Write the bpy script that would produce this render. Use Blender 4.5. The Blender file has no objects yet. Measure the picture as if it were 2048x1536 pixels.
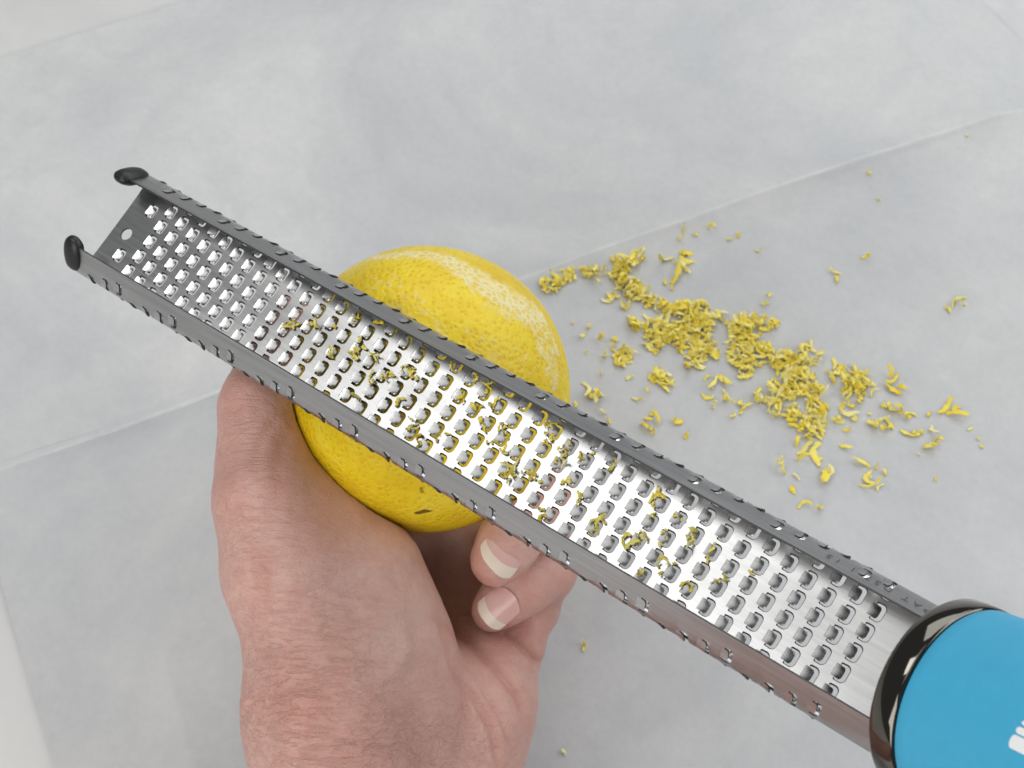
import bpy, bmesh, math, random
import numpy as np
from mathutils import Matrix, Vector
from mathutils.geometry import delaunay_2d_cdt

random.seed(7)
rng = np.random.default_rng(11)
S = 0.0092                    # one working unit (about a centimetre) in metres
TILT = math.radians(30)       # camera away from straight down
D = 44.0                      # camera height over the paper, units
FPX = 3000.0                  # focal length in pixels of the 2048-wide photograph
sc = bpy.context.scene
col = sc.collection

# ------------------------------------------------------------------ camera
cd = bpy.data.cameras.new('camera')
cd.sensor_width = 36.0
cd.lens = FPX / 2048 * 36.0
cd.clip_start = 0.005
cd.clip_end = 50
cd.dof.use_dof = True
cd.dof.focus_distance = 34.5 * S
cd.dof.aperture_fstop = 40
cam = bpy.data.objects.new('camera', cd)
col.objects.link(cam)
cam.location = (0, 0, D * S)
cam.rotation_euler = (TILT, 0, 0)
sc.camera = cam

# ------------------------------------------------------------------ light
world = bpy.data.worlds.new('World')
sc.world = world
world.use_nodes = True
bg = world.node_tree.nodes['Background']
bg.inputs[0].default_value = (0.93, 0.97, 1.0, 1)
bg.inputs[1].default_value = 0.10


def area_lamp(name, loc, target, sx, sy, power, color):
    l = bpy.data.lights.new(name, 'AREA')
    l.shape = 'RECTANGLE'
    l.size, l.size_y = sx * S, sy * S
    l.energy = power
    l.color = color
    o = bpy.data.objects.new(name, l)
    col.objects.link(o)
    o.location = Vector(loc) * S
    o.rotation_euler = (Vector(target) - Vector(loc)).to_track_quat('-Z', 'Y').to_euler()
    return o


def aimed_lamp(name, d, dist, sx, sy, radiance, color):
    p = np.array(d, float) / np.linalg.norm(d) * dist + np.array([0, 12.0, 8.0])
    area_lamp(name, p, (0, 12, 8), sx, sy, radiance * math.pi * (sx * S) * (sy * S), color)


aimed_lamp('skylight', (-0.49, 0.22, 0.84), 150, 48, 52, 4.0, (1.0, 0.99, 0.97))
aimed_lamp('fill_overhead', (-0.20, 0.02, 1.0), 150, 88, 100, 0.8, (1.0, 0.985, 0.96))  # added overhead fill, lifts the teeth and upward faces
aimed_lamp('fill_far', (0.26, 0.78, 0.58), 140, 150, 90, 1.7, (0.96, 0.98, 1.0))  # added fill from the far side, no window known there
aimed_lamp('fill_right', (0.84, 0.10, 0.53), 140, 120, 100, 1.8, (0.97, 0.985, 1.0))  # added soft fill on the right, an assumed source
aimed_lamp('fill_near', (-0.46, -0.72, 0.52), 140, 150, 95, 2.5, (1.0, 0.985, 0.965))  # added fill from the viewer's side to brighten hand and lemon
sc.view_settings.view_transform = 'Standard'
sc.view_settings.look = 'None'
sc.view_settings.exposure = 0.30
sc.view_settings.gamma = 1.0
sc.cycles.max_bounces = 6
sc.cycles.diffuse_bounces = 3
sc.cycles.glossy_bounces = 4
sc.cycles.caustics_reflective = False
sc.cycles.caustics_refractive = False
sc.cycles.use_adaptive_sampling = True
sc.cycles.adaptive_threshold = 0.02
sc.cycles.use_denoising = True

# ------------------------------------------------------------------ frames and helpers
UPV = np.array([0, math.cos(TILT), math.sin(TILT)])
FWD = np.array([0, math.sin(TILT), -math.cos(TILT)])
CAM = np.array([0, 0, D])
M_C2W = np.stack([np.array([1.0, 0, 0]), -UPV, FWD], axis=1)      # lens axes (right, down, forward) to world


def c2w(p):
    return CAM + np.asarray(p, float) @ M_C2W.T


def w2c(p):
    return (np.asarray(p, float) - CAM) @ M_C2W


def ray(px, py):
    return np.array([px - 1024.0, py - 768.0, FPX]) / FPX


def C(px, py, depth):
    return ray(px, py) * depth


def CH(px, py, depth):
    return ray(px, py) * (depth + HAND_FAR)


def on_table(px, py, z=0.0):
    r = M_C2W @ ray(px, py)
    return CAM + r * ((z - D) / r[2])


def to_px(pc):
    return np.stack([1024 + FPX * pc[:, 0] / pc[:, 2], 768 + FPX * pc[:, 1] / pc[:, 2]], axis=1)


def mesh_from(name, V, F, smooth=True, sharp=None, rim_from=None):
    me = bpy.data.meshes.new(name)
    V = np.asarray(V, float) * S
    me.from_pydata(V.tolist(), [], F if isinstance(F, list) else F.tolist())
    me.update()
    if rim_from is not None:
        me.polygons.foreach_set('material_index', [0 if i < rim_from else 1 for i in range(len(me.polygons))])
    if smooth:
        me.polygons.foreach_set('use_smooth', [True] * len(me.polygons))
        if sharp is not None:
            me.set_sharp_from_angle(angle=math.radians(sharp))
    return me


def link(name, me, mat, parent=None, loc=(0, 0, 0)):
    o = bpy.data.objects.new(name, me)
    col.objects.link(o)
    o.location = Vector(loc) * S
    if parent is not None:
        o.parent = parent
    if mat is not None and me is not None and not me.materials:
        me.materials.append(mat)
    return o


def tag(o, label=None, cat=None, group=None, kind=None):
    if label: o['label'] = label
    if cat: o['category'] = cat
    if group: o['group'] = group
    if kind: o['kind'] = kind
    return o


def solid(V, F, N, t):
    """two skins t apart along N, closed round the open edges"""
    V = np.asarray(V, float); N = np.asarray(N, float)
    n = len(V)
    VV = np.concatenate([V, V - N * t])
    FF = [tuple(f) for f in F] + [tuple(i + n for i in reversed(f)) for f in F]
    cnt = {}
    for f in F:
        for i in range(len(f)):
            a, b = f[i], f[(i + 1) % len(f)]
            k = (min(a, b), max(a, b))
            cnt[k] = None if k in cnt else (a, b)
    for k, e in cnt.items():
        if e:
            a, b = e
            FF.append((b, a, a + n, b + n))
    return VV, FF


# value noise for geometry
_perm = rng.permutation(512)
_val = rng.random(512) * 2 - 1


def vnoise(P):
    P = np.asarray(P, float)
    i = np.floor(P).astype(int); f = P - i
    u = f * f * (3 - 2 * f)
    out = np.zeros(len(P))
    for dx in (0, 1):
        for dy in (0, 1):
            for dz in (0, 1):
                h = _val[_perm[(_perm[(_perm[(i[:, 0] + dx) & 511] + i[:, 1] + dy) & 511] + i[:, 2] + dz) & 511]]
                wgt = (u[:, 0] if dx else 1 - u[:, 0]) * (u[:, 1] if dy else 1 - u[:, 1]) * (u[:, 2] if dz else 1 - u[:, 2])
                out += h * wgt
    return out


def fbm(P, o=4):
    s, a = 0, 0.5
    for k in range(o):
        s = s + a * vnoise(np.asarray(P) * (2 ** k) + 17.3 * k)
        a *= 0.5
    return s


def seg_dist2d(P, poly, wrel=None):
    """distance in 2-D/3-D to a polyline and the parameter (0..1) of the nearest point"""
    P = np.asarray(P, float); poly = np.asarray(poly, float)
    best = np.full(len(P), 1e9); par = np.zeros(len(P))
    n = len(poly) - 1
    for k in range(n):
        a, b = poly[k], poly[k + 1]
        ab = b - a
        t = np.clip(((P - a) @ ab) / max(ab @ ab, 1e-12), 0, 1)
        dd = np.linalg.norm(P - (a + t[:, None] * ab), axis=1)
        m = dd < best
        best[m] = dd[m]; par[m] = (k + t[m]) / n
    return best, par


# ------------------------------------------------------------------ materials
class NT:
    def __init__(s, name):
        s.m = bpy.data.materials.new(name)
        s.m.use_nodes = True
        s.t = s.m.node_tree
        s.n = s.t.nodes
        s.p = s.n['Principled BSDF']
        s.out = s.n['Material Output']

    def add(s, typ, **kw):
        nd = s.n.new(typ)
        for k, v in kw.items():
            if k.startswith('_'):
                setattr(nd, k[1:], v)
            else:
                nd.inputs[k.replace('__', ' ')].default_value = v
        return nd

    def l(s, a, b):
        s.t.links.new(a, b)

    def set(s, **kw):
        for k, v in kw.items():
            s.p.inputs[k.replace('__', ' ')].default_value = v

    def ramp(s, fac, stops, interp='LINEAR'):
        r = s.n.new('ShaderNodeValToRGB')
        r.color_ramp.interpolation = interp
        e = r.color_ramp.elements
        while len(e) > 1:
            e.remove(e[0])
        for i, (pos, c) in enumerate(stops):
            k = e[0] if i == 0 else e.new(pos)
            k.position = pos
            k.color = c if len(c) == 4 else (*c, 1)
        s.l(fac, r.inputs[0])
        return r.outputs[0]

    def mix(s, fac, a, b, mode='MIX'):
        mx = s.n.new('ShaderNodeMix')
        mx.data_type = 'RGBA'; mx.blend_type = mode
        for sock, v in ((mx.inputs[0], fac), (mx.inputs[6], a), (mx.inputs[7], b)):
            if isinstance(v, (int, float)): sock.default_value = v
            elif isinstance(v, tuple): sock.default_value = v if len(v) == 4 else (*v, 1)
            else: s.l(v, sock)
        return mx.outputs[2]

    def math(s, op, a, b=None, clamp=False):
        mx = s.n.new('ShaderNodeMath')
        mx.operation = op; mx.use_clamp = clamp
        for sock, v in ((mx.inputs[0], a), (mx.inputs[1], b)):
            if v is None: continue
            if isinstance(v, (int, float)): sock.default_value = v
            else: s.l(v, sock)
        return mx.outputs[0]

    def coord(s, scale=(1, 1, 1), which='Object', rot=(0, 0, 0)):
        tc = s.n.new('ShaderNodeTexCoord')
        mp = s.n.new('ShaderNodeMapping')
        mp.inputs['Scale'].default_value = scale
        mp.inputs['Rotation'].default_value = rot
        s.l(tc.outputs[which], mp.inputs[0])
        return mp.outputs[0]

    def noise(s, vec, scale, detail=4, rough=0.55, dist=0.0):
        nz = s.add('ShaderNodeTexNoise', Scale=scale, Detail=detail, Roughness=rough, Distortion=dist)
        s.l(vec, nz.inputs['Vector'])
        return nz.outputs[0]

    def voro(s, vec, scale, feature='F1', smooth=None):
        v = s.n.new('ShaderNodeTexVoronoi')
        v.feature = feature
        v.inputs['Scale'].default_value = scale
        if smooth is not None and 'Smoothness' in v.inputs: v.inputs['Smoothness'].default_value = smooth
        s.l(vec, v.inputs['Vector'])
        return v.outputs[0]

    def bump(s, h, strength, dist, normal=None):
        b = s.n.new('ShaderNodeBump')
        b.inputs['Strength'].default_value = strength
        b.inputs['Distance'].default_value = dist
        s.l(h, b.inputs['Height'])
        if normal is not None: s.l(normal, b.inputs['Normal'])
        return b.outputs[0]

    def attr(s, name):
        a = s.n.new('ShaderNodeAttribute')
        a.attribute_name = name
        sp = s.n.new('ShaderNodeSeparateColor')
        s.l(a.outputs['Color'], sp.inputs[0])
        return sp.outputs


def mat_marble():
    k = NT('marble')
    v = k.coord()
    n1 = k.noise(v, 7, 6, 0.6, 1.2)
    n2 = k.noise(v, 30, 5, 0.6, 0.5)
    c = k.ramp(n1, [(0.3, (0.46, 0.465, 0.475)), (0.46, (0.60, 0.597, 0.59)), (0.7, (0.655, 0.648, 0.636))])
    c = k.mix(k.ramp(n2, [(0.35, (0.25,) * 3), (0.6, (0, 0, 0))]), c, (0.45, 0.46, 0.47))
    k.l(c, k.p.inputs['Base Color'])
    k.set(Roughness=0.3)
    return k.m


def mat_paper():
    k = NT('baking_paper')
    v = k.coord()
    fib = k.noise(k.coord((1, 1, 1)), 420, 4, 0.7)
    mot = k.noise(v, 85, 7, 0.7, 0.4)
    big = k.noise(v, 9, 5, 0.6, 0.8)
    c = k.ramp(mot, [(0.30, (0.535, 0.545, 0.547)), (0.50, (0.575, 0.581, 0.58)), (0.70, (0.605, 0.607, 0.602))])
    c = k.mix(k.ramp(big, [(0.34, (0.85,) * 3), (0.60, (0, 0, 0))]), c, (0.45, 0.463, 0.485))
    c = k.mix(0.06, c, k.ramp(fib, [(0.3, (0.3,) * 3), (0.7, (0.9,) * 3)]))
    c = k.mix(k.math('MULTIPLY', k.attr('crease_highlight')[0], k.math('ADD', mot, 0.35), True), c, (0.80, 0.80, 0.79))
    k.l(c, k.p.inputs['Base Color'])
    k.set(Roughness=0.5, Specular__IOR__Level=0.35)
    b = k.bump(fib, 0.18, 0.0004)
    b = k.bump(mot, 0.12, 0.0008, b)
    k.l(b, k.p.inputs['Normal'])
    return k.m


def mat_steel(name, base=0.58, rough=0.27, aniso=0.5, bump=0.12):
    k = NT(name)
    st = k.noise(k.coord((40, 900, 900)), 1.0, 4, 0.6)
    sm = k.noise(k.coord(), 120, 4, 0.6)
    c = k.ramp(st, [(0.3, (base * 0.86, base * 0.865, base * 0.87)), (0.7, (base * 1.12, base * 1.125, base * 1.13))])
    k.l(c, k.p.inputs['Base Color'])
    r = k.math('ADD', k.math('MULTIPLY', st, 0.12), rough - 0.1)
    r = k.math('ADD', r, k.math('MULTIPLY', sm, 0.08))
    k.l(r, k.p.inputs['Roughness'])
    k.set(Metallic=1.0, Anisotropic=aniso)
    k.l(k.bump(st, bump, 0.00012), k.p.inputs['Normal'])
    return k.m


def mat_plain(name, colr, rough=0.5, metal=0.0, bump=None, spec=0.5):
    k = NT(name)
    k.set(Base__Color=(*colr, 1), Roughness=rough, Metallic=metal, Specular__IOR__Level=spec)
    n = k.noise(k.coord(), 300, 4, 0.6)
    c = k.mix(n, tuple(x * 0.93 for x in colr), tuple(min(1, x * 1.07) for x in colr))
    k.l(c, k.p.inputs['Base Color'])
    if bump:
        k.l(k.bump(k.noise(k.coord(), bump[0], 3, 0.6), bump[1], bump[2]), k.p.inputs['Normal'])
    return k.m


def mat_lemon():
    k = NT('lemon_peel')
    v = k.coord()
    wv = k.n.new('ShaderNodeVectorMath'); wv.operation = 'ADD'
    nz = k.add('ShaderNodeTexNoise', Scale=160.0, Detail=3.0)
    k.l(v, nz.inputs['Vector'])
    sc_ = k.n.new('ShaderNodeVectorMath'); sc_.operation = 'SCALE'; sc_.inputs['Scale'].default_value = 0.0022
    k.l(nz.outputs['Color'], sc_.inputs[0]); k.l(v, wv.inputs[0]); k.l(sc_.outputs[0], wv.inputs[1])
    vv = wv.outputs[0]
    pores = k.voro(vv, 760, 'SMOOTH_F1', 0.35)
    pits = k.ramp(pores, [(0.0, (0,) * 3), (0.34, (0.55,) * 3), (0.6, (1,) * 3)])
    mott = k.noise(v, 90, 5, 0.6)
    big = k.noise(v, 22, 3, 0.5)
    a = k.attr('peel')
    # peel colour
    c = k.ramp(mott, [(0.3, (0.76, 0.51, 0.008)), (0.52, (0.84, 0.62, 0.014)), (0.72, (0.87, 0.69, 0.05))])
    c = k.mix(k.ramp(pores, [(0.04, (0.8,) * 3), (0.34, (0, 0, 0))]), c, (0.64, 0.40, 0.006))
    # zested strips: network of pale pith with yellow oil glands left between
    edge = k.noise(vv, 420, 4, 0.65)
    lim = k.math('ADD', a[0], k.math('MULTIPLY', k.math('SUBTRACT', edge, 0.5), 1.3))
    zm = k.ramp(lim, [(0.40, (0,) * 3), (0.72, (1,) * 3)])
    net = k.ramp(k.voro(vv, 560, 'DISTANCE_TO_EDGE'), [(0.05, (1,) * 3), (0.24, (0.25,) * 3)])
    pith = k.mix(net, (0.80, 0.57, 0.06), (0.85, 0.76, 0.42))
    c = k.mix(zm, c, pith)
    # dark blemishes
    bl = k.math('ADD', a[1], k.math('MULTIPLY', k.math('SUBTRACT', mott, 0.5), 0.9))
    c = k.mix(k.ramp(bl, [(0.4, (0,) * 3), (0.7, (0.92,) * 3)]), c, (0.09, 0.06, 0.008))
    k.l(c, k.p.inputs['Base Color'])
    k.set(Roughness=0.42, Specular__IOR__Level=0.42, Subsurface__Weight=0.12, Subsurface__Scale=0.002)
    k.p.inputs['Subsurface Radius'].default_value = (1, 0.6, 0.15)
    k.l(k.ramp(zm, [(0, (0.42,) * 3), (1, (0.75,) * 3)]), k.p.inputs['Roughness'])
    b = k.bump(big, 0.3, 0.002)
    b = k.bump(pits, 0.42, 0.0005, b)
    b = k.bump(k.math('MULTIPLY', edge, zm), 0.4, 0.0005, b)
    k.l(b, k.p.inputs['Normal'])
    return k.m


def mat_skin():
    k = NT('skin')
    v = k.coord()
    a = k.attr('skin')
    n1 = k.noise(v, 45, 5, 0.62)
    n2 = k.noise(v, 300, 6, 0.7)
    fine = k.noise(v, 900, 4, 0.6)
    c = k.ramp(n1, [(0.3, (0.53, 0.295, 0.24)), (0.5, (0.62, 0.365, 0.305)), (0.72, (0.69, 0.44, 0.375))])
    c = k.mix(k.ramp(n2, [(0.38, (0.55,) * 3), (0.60, (0, 0, 0))]), c, (0.55, 0.285, 0.235))
    c = k.mix(k.math('MULTIPLY', a[0], 0.55, True), c, (0.52, 0.205, 0.155))
    c = k.mix(k.math('MULTIPLY', a[1], 0.55, True), c, (0.53, 0.41, 0.36))
    k.l(c, k.p.inputs['Base Color'])
    k.set(Specular__IOR__Level=0.5, Subsurface__Weight=0.2, Subsurface__Scale=0.003)
    k.p.inputs['Subsurface Radius'].default_value = (1, 0.36, 0.2)
    k.l(k.ramp(n2, [(0.3, (0.33,) * 3), (0.7, (0.45,) * 3)]), k.p.inputs['Roughness'])
    # creases that run across the limb
    wr = k.noise(k.coord((120, 800, 800), rot=(0, 0, 0.12)), 1.0, 4, 0.6, 0.5)
    wr = k.ramp(wr, [(0.36, (0,) * 3), (0.54, (1,) * 3)])
    cell = k.voro(k.coord((0.75, 1.25, 1.1)), 1150, 'DISTANCE_TO_EDGE')
    b = k.bump(k.math('MULTIPLY', wr, k.math('ADD', a[2], 0.18)), 0.65, 0.00052)
    b = k.bump(k.ramp(cell, [(0, (0,) * 3), (0.12, (1,) * 3)]), 0.32, 0.0002, b)
    b = k.bump(fine, 0.35, 0.00025, b)
    k.l(b, k.p.inputs['Normal'])
    return k.m


def mat_zest():
    k = NT('lemon_zest')
    oi = k.n.new('ShaderNodeObjectInfo')
    a = k.attr('tone')
    t = k.math('FRACT', k.math('ADD', a[0], oi.outputs['Random']))
    n = k.noise(k.coord(), 500, 3, 0.6)
    c = k.ramp(t, [(0.0, (0.93, 0.72, 0.05)), (0.4, (0.95, 0.81, 0.13)), (0.75, (0.96, 0.86, 0.25)), (1.0, (0.95, 0.89, 0.46))])
    c = k.mix(k.math('MULTIPLY', n, 0.3), c, (0.78, 0.55, 0.02))
    k.l(c, k.p.inputs['Base Color'])
    k.set(Roughness=0.5, Subsurface__Weight=0.12, Subsurface__Scale=0.001)
    k.p.inputs['Subsurface Radius'].default_value = (1, 0.75, 0.2)
    return k.m


M = dict(
    marble=mat_marble(), paper=mat_paper(), steel=mat_steel('brushed_steel', 0.46, 0.33), tooth=mat_steel('tooth_steel', 0.54, 0.26, 0.2, 0.03),
    cut=mat_plain('etched_edge_shade', (0.085, 0.085, 0.085), 0.5, 0.6),  # dull cut metal, darkened to paint in the shade on sheet edges
    rubber=mat_plain('black_rubber', (0.014, 0.014, 0.015), 0.42, bump=(400, 0.25, 0.0004)),
    ring=mat_plain('black_chrome', (0.15, 0.14, 0.122), 0.07, 1.0),
    blue=mat_plain('blue_soft_grip', (0.06, 0.41, 0.65), 0.55, bump=(2500, 0.12, 0.0002), spec=0.35),
    white=mat_plain('white_print', (0.86, 0.88, 0.88), 0.5),
    engrave=mat_plain('engraving', (0.10, 0.10, 0.10), 0.6),
    lemon=mat_lemon(), skin=mat_skin(), zest=mat_zest(),
)
k = NT('nail_plate'); k.set(Base__Color=(0.60, 0.36, 0.31, 1), Roughness=0.16, Subsurface__Weight=0.15, Subsurface__Scale=0.0015)
k.l(k.mix(k.noise(k.coord((1, 1, 1)), 160, 3, 0.5), (0.66, 0.385, 0.345), (0.74, 0.48, 0.44)), k.p.inputs['Base Color'])
M['nail'] = k.m
k = NT('nail_free_edge'); k.set(Roughness=0.28)
k.l(k.mix(k.noise(k.coord(), 220, 3, 0.5), (0.72, 0.60, 0.48), (0.80, 0.70, 0.60)), k.p.inputs['Base Color'])
M['nail_tip'] = k.m

# ------------------------------------------------------------------ countertop and paper
me = mesh_from('countertop', [(-110, -90, 0), (110, -90, 0), (110, 130, 0), (-110, 130, 0), (-110, -90, -3), (110, -90, -3), (110, 130, -3), (-110, 130, -3)],
               [(0, 1, 2, 3), (7, 6, 5, 4), (4, 5, 1, 0), (5, 6, 2, 1), (6, 7, 3, 2), (7, 4, 0, 3)], smooth=False)
tag(link('countertop', me, M['marble']), kind='structure')


def line_x(p, q, r, s):
    p, q, r, s = (np.asarray(v[:2], float) for v in (p, q, r, s))
    A = np.stack([q - p, r - s], axis=1)
    t = np.linalg.solve(A, r - p)
    return p + (q - p) * t[0]


tl = (on_table(0, 122), on_table(395, 0))
lf = (on_table(2, 1160), on_table(112, 1536))
rt = (on_table(1978, 0), on_table(2048, 66))
A_ = line_x(*tl, *lf)
B_ = line_x(*tl, *rt)
uA = (lf[1] - lf[0])[:2]; uA /= np.linalg.norm(uA)
uB = (rt[1] - rt[0])[:2]; uB /= np.linalg.norm(uB)
D_ = A_ + uA * 52
C_ = B_ + uB * 42 + uA * 14
crease = np.array([on_table(*p)[:2] for p in ((-900, 1260), (-500, 1118), (0, 945), (250, 853), (470, 772), (800, 656), (1100, 557), (1500, 426), (2048, 245), (2600, 70), (3000, -65))])
nu, n_up, n_dn = 360, 130, 170
us = np.linspace(0, 1, nu)
rows_xy, ed = [], []
for u_ in us:
    T_, L_ = (1 - u_) * A_ + u_ * B_, (1 - u_) * D_ + u_ * C_
    vv_ = np.linspace(0, 1, 500)
    pts_ = T_ + vv_[:, None] * (L_ - T_)
    vc = float(np.clip(vv_[np.argmin(seg_dist2d(pts_, crease)[0])], 0.03, 0.9))
    for _ in range(3):
        fine = np.linspace(vc - 0.003, vc + 0.003, 25)
        vc = float(fine[np.argmin(seg_dist2d(T_ + fine[:, None] * (L_ - T_), crease)[0])])
    a_ = 1 - np.linspace(1, 0, n_up) ** 1.9
    vs_ = np.concatenate([vc * (1 - np.linspace(1, 0, n_up) ** 1.9), vc + (1 - vc) * (np.linspace(0, 1, n_dn + 1)[1:] ** 1.9)])
    rows_xy.append(T_ + vs_[:, None] * (L_ - T_))
    ed.append(np.minimum(np.minimum(vs_, 1 - vs_), min(u_, 1 - u_)))
nv = n_up + n_dn
XY = np.concatenate(rows_xy); ed = np.concatenate(ed)
cd_, cp_ = seg_dist2d(XY, crease)
side = np.sign((XY - crease[4])[:, 0] * (crease[7] - crease[4])[1] - (XY - crease[4])[:, 1] * (crease[7] - crease[4])[0])   # + towards the viewer
amp = np.interp(XY[:, 0], [-22, -8, -2, 3, 10, 24], [-0.48, -0.46, -0.12, 0.25, 0.52, 0.58])
wid = np.where(amp > 0, np.where(side > 0, 0.9, 2.6), np.where(side > 0, 0.8, 2.4))
h = amp * np.exp(-cd_ / wid)
und = fbm(np.c_[XY * 0.09, np.zeros(len(XY))], 3) * 0.3 + fbm(np.c_[XY * 0.35 + 5, np.zeros(len(XY))], 3) * 0.05
def fold(p0, p1, am, wd):
    global h
    d_, _ = seg_dist2d(XY, np.array([on_table(*p0)[:2], on_table(*p1)[:2]]))
    h = h + am * np.exp(-d_ / wd)
fold((1350, 1570), (1720, 1385), 0.10, 0.5)
fold((350, 1380), (395, 1560), 0.05, 0.35)
fold((40, 1130), (150, 1536), 0.10, 0.6)
rf = np.random.default_rng(21)
for _ in range(16):                                   # slight waves and handling marks across the sheet
    x0, y0 = rf.uniform(-100, 2000), rf.uniform(-50, 1500)
    g_ = rf.uniform(0, 3.14); l_ = rf.uniform(150, 500)
    fold((x0, y0), (x0 + l_ * math.cos(g_), y0 + l_ * math.sin(g_) * 0.7), rf.uniform(-0.07, 0.09), rf.uniform(0.35, 1.1))
Z = 0.60 + h + und
e_ = np.clip(ed / 0.10, 0, 1); e_ = e_ * e_ * (3 - 2 * e_)
Z = 0.15 + np.maximum(Z - 0.15, -0.08 * e_) * e_
PV = np.c_[XY, Z]
F = []
for i in range(nu - 1):
    for j in range(nv - 1):
        a0 = i * nv + j
        F.append((a0, a0 + 1, a0 + nv + 1, a0 + nv))
pm = mesh_from('baking_paper', PV, F)
if pm.polygons[0].normal.z < 0:
    pm.flip_normals()
crease_highlight = np.interp(XY[:, 0], [-14, 0, 14], [0.3, 0.3, 0.6]) * (0.75 + 0.9 * fbm(np.c_[XY * 1.2, XY[:, 0] * 0], 3)) * np.exp(-(cd_ / 0.06) ** 2)  # pale crease line: fold whitening plus the fold edge's bright highlight, painted in
crease_highlight = np.clip(crease_highlight, 0, 1)
at = pm.attributes.new('crease_highlight', 'FLOAT_COLOR', 'POINT')
at.data.foreach_set('color', np.c_[crease_highlight, crease_highlight, crease_highlight, np.ones(len(crease_highlight))].ravel().astype(np.float32))
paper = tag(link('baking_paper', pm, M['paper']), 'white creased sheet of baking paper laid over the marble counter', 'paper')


def paper_z(x, y):
    i = np.argmin((XY[:, 0] - x) ** 2 + (XY[:, 1] - y) ** 2)
    return Z[i]


def on_paper(px, py):
    p = on_table(px, py, 0.8)
    for _ in range(3):
        p = on_table(px, py, paper_z(p[0], p[1]))
    return p


# ------------------------------------------------------------------ grater: frame along the blade
ax = np.array([0.7874421, 0.43291765, -0.43876788])      # tip to handle (lens axes)
aw = np.array([0.54714994, -0.81871766, 0.17415033])      # across
an = np.array([-0.28383427, -0.37720512, -0.88156361])    # out of the channel
TIP_C = np.array([-10.550, -4.204, 39.893])
TIP = c2w(TIP_C)
R3 = np.stack([M_C2W @ ax, M_C2W @ aw, M_C2W @ an], axis=1)
grater = bpy.data.objects.new('grater', None)
col.objects.link(grater)
mw = Matrix([[*R3[0], TIP[0] * S], [*R3[1], TIP[1] * S], [*R3[2], TIP[2] * S], [0, 0, 0, 1]])
grater.matrix_world = mw
tag(grater, 'long steel hand grater with blue handle, channel up, lying across the lemon', 'grater')

LEN = 24.9
Y0, RB, ANG, LW = 1.35, 0.20, math.radians(130), 0.65
QB = Y0 + RB * ANG
QMAX = QB + LW
TH = 0.05


def prof(q):
    """flat pattern coordinate across the sheet -> (y, z) and normal out of the channel side"""
    s = 1 if q >= 0 else -1
    a = abs(q)
    if a <= Y0:
        y, z = a, 0.035 * (a / Y0) ** 4
        ny, nz = -0.14 / Y0 * (a / Y0) ** 3, 1.0
    elif a <= QB:
        t = (a - Y0) / RB
        y, z = Y0 + RB * math.sin(t), 0.035 + RB * (1 - math.cos(t))
        ny, nz = -math.sin(t), math.cos(t)
    else:
        t = ANG
        l = a - QB
        y, z = Y0 + RB * math.sin(t) + l * math.cos(t), 0.035 + RB * (1 - math.cos(t)) + l * math.sin(t)
        ny, nz = -math.sin(t), math.cos(t)
    n = math.hypot(ny, nz)
    return s * y, z, s * ny / n, nz / n


PS, PT = 0.509, 0.480
HL, HW = 0.325, 0.412          # opening along and across
NCOL = 42
S0 = 1.26
rows = [(0.70, -0.626), (0.70, 0.828), (0.70, 1.60), (0.70, -1.68)]
for c_ in range(NCOL):
    off = (0.097 - 0.12 * c_) % PT
    for r_ in range(-6, 7):
        q = r_ * PT + off
        if abs(q) < 2.02:
            rows.append((S0 + c_ * PS, q))


FW, ARM = 0.66, 0.08          # tongue width share; how far the side slots stay clear of the hinge


def hole_loop(s, q):
    """rounded slot round three sides of the tongue, open to the hinge"""
    half, r, fw = [], 0.115, FW * HW / 2
    for i in range(5):
        t = math.radians(90 * i / 4)
        half.append((HL / 2 - r + r * math.cos(t), HW / 2 - r + r * math.sin(t)))
    ra = (HW / 2 - fw) / 2
    for i in range(1, 5):
        t = math.radians(90 + 180 * i / 5)
        half.append((-HL / 2 + ARM + ra + ra * math.cos(t) * 1.2, fw + ra + ra * math.sin(t)))
    half += [(-HL / 2 + ARM + 0.01, fw), (-HL / 2, fw)]
    return [(s + x, q + y) for x, y in half] + [(s + x, q - y) for x, y in reversed(half)]


v2, e2 = [], []
loops = []
for (s, q) in rows:
    lp = hole_loop(s, q)
    b = len(v2)
    v2 += lp
    e2 += [(b + i, b + (i + 1) % len(lp)) for i in range(len(lp))]
    loops.append((s, q))
b = len(v2)
hx, hy, hr = 0.47, -0.04, 0.17
lp = [(hx + hr * math.cos(t), hy + hr * math.sin(t)) for t in np.linspace(0, 2 * math.pi, 24, endpoint=False)]
v2 += lp
e2 += [(b + i, b + (i + 1) % 24) for i in range(24)]
# sheet outline and lines along which it bends
qs = sorted(set([round(x, 4) for x in (list(np.linspace(-Y0, Y0, 9)) + [sg * (Y0 + RB * ANG * i / 8) for i in range(0, 9) for sg in (1, -1)] + [sg * (QB + LW * i / 2) for i in (1, 2) for sg in (1, -1)])]))


def in_hole(s, q, pad=0.0):
    if (s - hx) ** 2 + (q - hy) ** 2 < (hr + pad) ** 2: return True
    for (a, c2) in cand(s):
        x, y = s - a, abs(q - c2)
        if x < -HL / 2 - pad or x > HL / 2 + pad or y > HW / 2 + pad: continue
        if y < FW * HW / 2 + pad and x < HL / 2 - 0.06: return True
        if x < -HL / 2 + ARM - pad: continue
        dx, dy = x - (HL / 2 - 0.115), y - (HW / 2 - 0.115)
        if dx > 0 and dy > 0 and dx * dx + dy * dy > (0.115 + pad) ** 2: continue
        return True
    return False


bycol = {}
for (s, q) in rows:
    bycol.setdefault(round((s - S0) / PS), []).append((s, q))


def cand(s):
    c0 = round((s - S0) / PS)
    return bycol.get(c0 - 1, []) + bycol.get(c0, []) + bycol.get(c0 + 1, [])


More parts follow.
